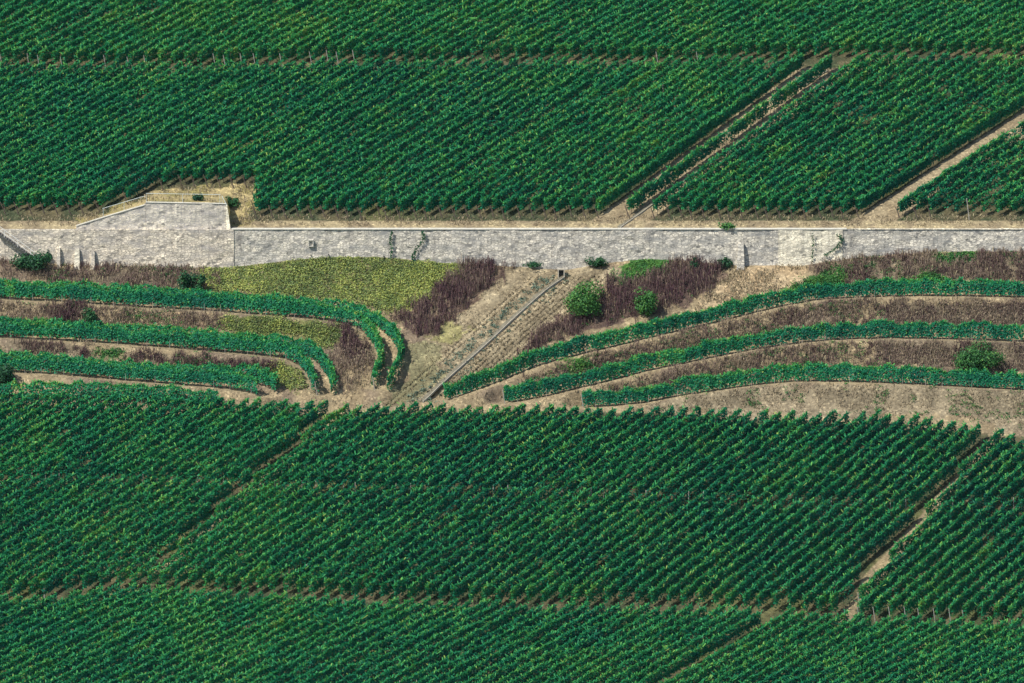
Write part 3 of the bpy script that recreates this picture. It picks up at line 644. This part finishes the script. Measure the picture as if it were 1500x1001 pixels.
tag(cloud('ground_cover', cover, M_COVER), 'olive and yellow green creeping leaves on the banks left of the bare slope', kind='stuff')
tag(cloud('green_undergrowth', green, M_BUSH), 'bright green creeper patches and small green weeds on the terrace banks', kind='stuff')
tag(cloud('dry_grass', grass, M_GRASS), 'tan dry grass on the banks, verge and clearing', kind='stuff')
tag(cloud('grey_green_tufts', tuft, M_SAGE), 'grey green herb tufts growing beside the concrete gutter', kind='stuff')

# ------------------------------------------------------------------ bushes
def bush(px, py, wpx, hpx, mat, label, toff=.5, n=None, above=None):
    g = unproject([px], [py])[0]; w = wpx/12.0; h = hpx/12.0/math.cos(PITCH)
    o = bpy.data.objects.new('bush', None); COL.objects.link(o); o.location = g; tag(o, label, 'bush', None)
    st = MB()
    for k in range(5):
        a = k*1.3+px; st.tube((0, 0, -.1), (math.cos(a)*w*.22, math.sin(a)*w*.18, h*.6), .03, .015, 5)
    link('stem', st.mesh('stem', M_BARK), o)
    n = n or int(260*max(w*h, .6)+120)
    lob = [(rng.normal()*w*.22, rng.normal()*w*.18, h*(.42+.16*rng.normal()), .18+.24*rng.random()) for _ in range(11)]
    L = rng.integers(0, 11, n); d = rng.normal(size=(n, 3)); d /= np.linalg.norm(d, axis=1, keepdims=True)
    rr = (.55+.5*rng.random(n))
    C = np.array([[lob[i][0], lob[i][1], lob[i][2]] for i in L])+d*rr[:, None]*np.array([[lob[i][3]*w, lob[i][3]*w*.85, lob[i][3]*h] for i in L])
    C[:, 2] = np.abs(C[:, 2]); C[:, 2] *= h/max(np.percentile(C[:, 2], 98), .1); C[:, 0] *= (w/2)/max(np.percentile(np.abs(C[:, 0]), 96), .1)
    V, T = quads(C, d+rng.normal(size=(n, 3))*.6+np.array([0, 0, .4]), .14+.14*rng.random(n), .16+.16*rng.random(n), np.clip(toff+.2*rng.normal(size=n), 0, 1))
    link('foliage', mesh_arrays('foliage', V, np.arange(len(V)), 4, T), o, mat)
bush(855, 461, 46, 44, M_BUSH, 'large round bright green bush between the bare slope and the purple weeds', .55)
bush(946, 463, 28, 36, M_BUSH, 'smaller upright green bush among the purple weeds right of the round bush', .5)
bush(876, 390, 28, 13, M_DARKBUSH, 'low green bush at the wall foot just right of the drain outlet', .5)
bush(280, 430, 36, 30, M_DARKBUSH, 'dark green bush at the left end of the olive ground cover', .4)
bush(42, 396, 54, 24, M_DARKBUSH, 'wide dark green bush below the foot of the wall stairs', .4)
bush(73, 384, 12, 16, M_DARKBUSH, 'tiny blue green bush at the wall foot right of the wide dark bush', .2)
bush(133, 480, 20, 27, M_DARKBUSH, 'upright green bush on the bank between the upper left terraces', .55)
bush(1062, 336, 24, 9, M_BUSH, 'small green bush on the grassy verge behind the wall coping', .5)
bush(1017, 393, 14, 14, M_DARKBUSH, 'small blue green bush at the wall foot above the purple weeds', .3)
bush(2, 562, 34, 26, M_DARKBUSH, 'dark green bush at the left end of the lowest left terrace', .35)
bush(288, 294, 17, 10, M_DARKBUSH, 'small dark bush behind the railing of the upper wing wall', .2)
bush(338, 305, 22, 16, M_DARKBUSH, 'green bush beside the right corner of the upper wing wall', .6)
bush(1434, 543, 62, 36, M_BUSH, 'wide ragged green bush on the bank between the lower right terraces', .35)
bush(780, 390, 30, 8, M_DARKBUSH, 'low green clump at the wall foot left of the drain outlet', .35)
bush(1060, 394, 20, 16, M_DARKBUSH, 'grey green bush at the wall foot left of the sloped buttress', .35)

# ------------------------------------------------------------------ stone retaining wall
wall = bpy.data.objects.new('stone_retaining_wall', None); COL.objects.link(wall); wall.location = (0, YW, ZB)
tag(wall, 'long pale stone retaining wall crossing the vineyard from edge to edge', 'wall', kind='thing')
def wall_section(p0, p1, mat, dy, label, parent, z0=-2.0, ztop=lambda x: WH, yb=0.0, depth=.5, batter=.22):
    x0, x1 = X(p0), X(p1); nx = max(2, int((x1-x0)/.3)); nz = 24
    xs = np.linspace(x0, x1, nx); V = []; Fc = []
    for i in range(nz+1):
        for xx in xs:
            zt = float(ztop(xx)); zz = z0+(zt-z0)*i/nz
            f = yb+dy-batter*(1-(zz-z0)/(WH-z0))-(vnoise(xx, zz, .55, 301)-.5)*.10-(vnoise(xx, zz, 3.0, 302)-.5)*.12
            V.append((xx, f, zz))
    for i in range(nz):
        for j in range(nx-1): a = i*nx+j; Fc.append((a, a+1, a+nx+1, a+nx))
    t = nz*nx; b = len(V)
    for xx in xs: V.append((xx, yb+dy+depth, float(ztop(xx))))
    for xx in xs: V.append((xx, yb+dy+depth, z0))
    for j in range(nx-1):
        Fc.append((t+j, t+j+1, b+j+1, b+j)); Fc.append((b+j, b+j+1, b+nx+j+1, b+nx+j))
    left = [i*nx for i in range(nz+1)]; right = [i*nx+nx-1 for i in range(nz+1)]
    Fc.append(tuple(left)+(b, b+nx)); Fc.append(tuple(right[::-1])+(b+2*nx-1, b+nx-1))
    me = bpy.data.meshes.new('masonry'); me.from_pydata(V, [], Fc); me.materials.append(mat); me.update()
    o = link('masonry', me, parent); o['label'] = label; return o
wall_section(-70, 338, M_WARM, -.06, 'warm beige masonry left of the upper wing wall corner', wall)
wall_section(338, 572, M_GREY, .02, 'grey masonry above the olive ground cover', wall)
wall_section(572, 1145, M_GREY, .0, 'long grey masonry stretch above the bare slope', wall)
wall_section(1145, 1240, M_CREAM, -.05, 'cream coloured patched masonry', wall)
wall_section(1240, 1575, M_GREY, .03, 'grey masonry at the right end', wall)
cp = MB()
xx = X(334)
while xx < X(1246):
    L = random.uniform(.9, 1.5); cp.box(xx+.01, min(xx+L, X(1246)), -.11, .56, WH+.003, WH+.13+random.uniform(-.012, .012)); xx += L
link('coping', cp.mesh('coping', plain('pale_coping', (.56, .54, .48), .8, .12, 2.0)), wall)
cp = MB(); xx = X(1250)
while xx < X(1575):
    L = random.uniform(.7, 1.5); cp.box(xx+.02, xx+L, -.06, .5, WH+.003, WH+.07+random.uniform(-.03, .03)); xx += L
link('coping', cp.mesh('coping', M_CREAM), wall)
for pxl, w, ht, mat in ((79, .35, 2.1, M_WARM), (107, .55, 2.1, M_CREAM), (130, .4, 2.0, M_WARM), (1091, .7, 2.9, M_GREY)):
    b = MB(); x0 = X(pxl); gz = float(z_lo(np.array([x0]), np.array([YW-.3]))[0])-ZB
    b.hexa([(x0-w, -.95, gz-.6), (x0+w*.4, -.95, gz-.6), (x0+w*.6, 0, gz-.6), (x0-w, 0, gz-.6), (x0-w*.7, -.42, gz+ht), (x0+w*.3, -.42, gz+ht), (x0+w*.3, 0, gz+ht), (x0-w*.7, 0, gz+ht)])
    link('buttress', b.mesh('buttress', mat), wall)
b = MB(); x0 = X(452)                      # small framed recess
for a in ((-.32, -.22, 2.1, 2.95), (.22, .32, 2.1, 2.95), (-.22, .22, 2.1, 2.2), (-.22, .22, 2.85, 2.95)): b.box(x0+a[0], x0+a[1], -.34, .1, a[2], a[3])
link('recess_frame', b.mesh('recess_frame', M_CONC), wall)
for pxl, zz in ((452, 1.0), (478, 1.1), (560, .9)):
    b = MB(); b.tube((X(pxl), -.45, zz), (X(pxl), .1, zz+.05), .07); link('drain_pipe', b.mesh('drain_pipe', M_DARK), wall)
# wing wall above, with its ledge
wing = bpy.data.objects.new('wing_wall', None); COL.objects.link(wing); wing.location = (0, YW, ZT)
tag(wing, 'shorter stone wall with a sloping left end, standing on top of the long wall', 'wall', kind='thing')
wt = lambda x: float(np.interp(x, X(WING[:, 0]), WING[:, 1]))
wall_section(104, 207, M_WING, 0, 'sloping masonry wing rising to the right', wing, -.02, wt, .50, .4, .04)
wall_section(207.3, 326, M_WING, -.05, 'level masonry block', wing, -.02, wt, .50, .4, .04)
b = MB(); b.hexa([(X(326.3), .3, -.02), (X(333), -.05, -.02), (X(333), .9, -.02), (X(326.3), .9, -.02), (X(326.3), .42, 3.12), (X(327.5), .40, 3.12), (X(327.5), .9, 3.12), (X(326.3), .9, 3.12)])
link('return_face', b.mesh('return_face', M_CREAM), wing)
b = MB(); cap = []
for a in np.linspace(104, 206, 14): cap.append((X(a), wt(X(a))))
for (xa, za), (xb, zb) in zip(cap[:-1], cap[1:]):
    b.hexa([(xa, .38, za+.004), (xb, .38, zb+.004), (xb, .96, zb+.004), (xa, .96, za+.004), (xa, .38, za+.1), (xb, .38, zb+.1), (xb, .96, zb+.1), (xa, .96, za+.1)])
b.hexa([(X(207.5), .34, 3.305), (X(326), .34, 3.11), (X(326), .96, 3.11), (X(207.5), .96, 3.305), (X(207.5), .34, 3.37), (X(326), .34, 3.18), (X(326), .96, 3.18), (X(207.5), .96, 3.37)])
link('cap_stones', b.mesh('cap_stones', plain('pale_cap', (.50, .48, .42), .8, .15, 2.0)), wing)
def railing(pts, label, post_at, top_h=.95, y0=.7):
    o = bpy.data.objects.new('metal_railing', None); COL.objects.link(o); o.location = (0, YW, ZT); tag(o, label, 'railing', 'metal railings on the stone walls')
    b = MB()
    for p, q in zip(pts[:-1], pts[1:]): b.tube((p[0], p[1], p[2]+top_h), (q[0], q[1], q[2]+top_h), .032)
    link('top_rail', b.mesh('top_rail', M_METAL), o)
    for p in post_at: b = MB(); b.tube(p, (p[0], p[1], p[2]+top_h-.04), .026); link('rail_post', b.mesh('rail_post', M_METAL), o)
z1 = lambda p: wt(X(p))
railing([(X(143), .7, z1(143)), (X(206), .7, z1(205.5))], 'sloping metal railing along the rising left part of the upper wing wall', [(X(a), .7, z1(a)) for a in (144, 175)], 1.15)
railing([(X(207.5), .7, 3.3), (X(318), .7, 3.15)], 'long level metal railing on top of the upper wing wall', [(X(a), .7, z1(a)) for a in (208, 262, 317)], 1.1)
railing([(X(320), .7, 3.15), (X(328), .15, 2.0)], 'short steep metal railing going down at the right corner of the upper wing wall', [(X(320.5), .7, 3.1), (X(327.5), .2, 1.4)], .95)
# stair down the wall face at the left edge
stair = bpy.data.objects.new('stone_stairs', None); COL.objects.link(stair); stair.location = (0, YW, ZB)
tag(stair, 'steep stone steps projecting from the wall face at the far left', 'stairs')
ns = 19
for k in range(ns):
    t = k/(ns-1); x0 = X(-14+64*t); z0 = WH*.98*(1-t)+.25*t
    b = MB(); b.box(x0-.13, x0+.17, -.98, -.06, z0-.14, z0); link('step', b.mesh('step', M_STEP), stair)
rl = bpy.data.objects.new('stair_railing', None); COL.objects.link(rl); rl.location = (0, YW, ZB); tag(rl, 'double white metal handrail slanting down beside the wall stairs', 'railing', 'metal railings on the stone walls')
for hh in (.85, .38):
    b = MB(); b.tube((X(-14), -1.0, WH+hh), (X(50), -1.0, .2+hh), .038); link('top_rail', b.mesh('top_rail', M_WHITE), rl)
for t in (.2, .5, .8, .98):
    x0 = X(-14+64*t); z0 = WH*.98*(1-t)+.25*t; b = MB(); b.tube((x0, -1.0, z0), (x0, -1.0, z0+.85), .035); link('rail_post', b.mesh('rail_post', M_WHITE), rl)
# ivy on the wall
def ivy(pts, width, label, n):
    P = np.array([(X(a), (384-c)/12/math.cos(PITCH)) for a, c in pts]); t = rng.random(n)*(len(P)-1); i = t.astype(int); f = t-i
    c = P[i]*(1-f[:, None])+P[np.minimum(i+1, len(P)-1)]*f[:, None]
    C = np.stack([c[:, 0]+rng.normal(size=n)*width, YW-.30-.12*rng.random(n), ZB+c[:, 1]+rng.normal(size=n)*.08], 1)
    o = cloud('ivy', [quads(C, rng.normal(size=(n, 3))*.5+np.array([0, -1, .2]), .12+.1*rng.random(n), .12+.12*rng.random(n), np.clip(.3+.2*rng.normal(size=n), 0, 1))], M_DARKBUSH)
    tag(o, label, 'ivy', 'ivy strands on the stone wall')
ivy([(572, 336), (570, 350), (571, 366), (570, 380)], .09, 'thin dark ivy strand down a wall joint above the yellow green cover', 110)
ivy([(618, 336), (619, 348), (608, 362), (604, 372), (604, 383)], .12, 'curved ivy strand on the wall right of the straight thin strand', 190)
ivy([(1232, 338), (1240, 350), (1228, 362), (1214, 372)], .16, 'ragged ivy and rubble streak at the right end of the cream wall section', 130)
ivy([(1195, 338), (1196, 360), (1195, 382)], .07, 'faint ivy line down the middle of the cream wall section', 60)

# ------------------------------------------------------------------ concrete gutters and drain outlet
def gutter(pts, label, half=.6):
    s = spline(pts, 4.0); P = resample(unproject(s[:, 0], s[:, 1]), .5); o = bpy.data.objects.new('concrete_gutter', None); COL.objects.link(o); o.location = P[0]
    tag(o, label, 'gutter', 'concrete gutters running down the slope'); T = np.gradient(P[:, :2], axis=0); T /= np.linalg.norm(T, axis=1, keepdims=True); Nn = np.stack([T[:, 1], -T[:, 0]], 1)
    Q = P-P[0]
    def strip(off, w, zb, zt, name, mat):
        b = MB()
        for i in range(len(Q)-1):
            c = [];
            for zz in (zb, zt):
                for (j, sgn) in ((i, -1), (i+1, -1), (i+1, 1), (i, 1)):
                    n2 = Nn[j]*(off+sgn*w*.5); c.append((Q[j, 0]+n2[0], Q[j, 1]+n2[1], Q[j, 2]+zz))
            b.hexa(c)
        link(name, b.mesh(name, mat), o)
    strip(-half, .07, -.2, .06, 'kerb', M_KERB); strip(half, .07, -.2, .06, 'kerb', M_KERB); strip(0, half*2-.1, -.2, .03, 'channel_bed', M_CONCD)
gutter(CH_LOW, 'long straight concrete gutter slanting down the bare slope from the drain outlet')
gutter([(905, 333), (939, 309), (987, 274), (1036, 240)], 'concrete gutter beside the single vine row, ending above the wall coping', .4)
gutter([(1176, 127), (1195, 113), (1214, 101)], 'short pale gutter piece beside the top of the dirt track', .3)
g = unproject([822], [404])[0]; b = MB()
b.box(-.42, -.3, -.5, .4, -.3, .75); b.box(.3, .42, -.5, .4, -.3, .75); b.box(-.42, .42, -.5, .4, .753, .87)
o = bpy.data.objects.new('drain_outlet', None); COL.objects.link(o); o.location = g; tag(o, 'small square concrete drain outlet with a dark opening below the wall', 'drain')
link('frame', b.mesh('frame', M_KERB), o); b = MB(); b.box(-.297, .297, .1, .3, -.25, .74); link('opening', b.mesh('opening', M_DARK), o)  # dark block painted as the shade inside the outlet
# tall pale poles in the ragged plot
for a, c, h, lab in ((1420, 323, 2.7, 'leaning pale pole at the lower edge of the ragged plot by the wall'), (1453, 262, 2.1, 'pale grey pole standing among the ragged vine rows'), (1446, 276, 1.8, 'shorter grey pole just below the other pole in the ragged plot')):
    g = unproject([a], [c])[0]; b = MB(); b.tube((0, 0, -.1), (-.35 if h > 2.5 else .03, 0, h), .045); b.tube((-.35 if h > 2.5 else .03, 0, h), (-.36 if h > 2.5 else .03, 0, h+.05), .075)
    o = link('pole', b.mesh('pole', M_PALEWOOD)); o.location = g; tag(o, lab, 'pole', 'poles in the ragged plot')

# ------------------------------------------------------------------ air between the camera and the hillside
b = MB(); b.box(-1000, 1000, -2600, 1000, float(LOZ.min())-40, 260)
m, nt, out = newmat('valley_haze'); v = N(nt, 'ShaderNodeVolumePrincipled'); v.inputs['Color'].default_value = (.55, .85, .9, 1); v.inputs['Density'].default_value = HAZE
nt.links.new(v.outputs[0], out.inputs['Volume'])
tag(link('haze', b.mesh('haze', m)), 'thin summer haze filling the valley air', kind='stuff')
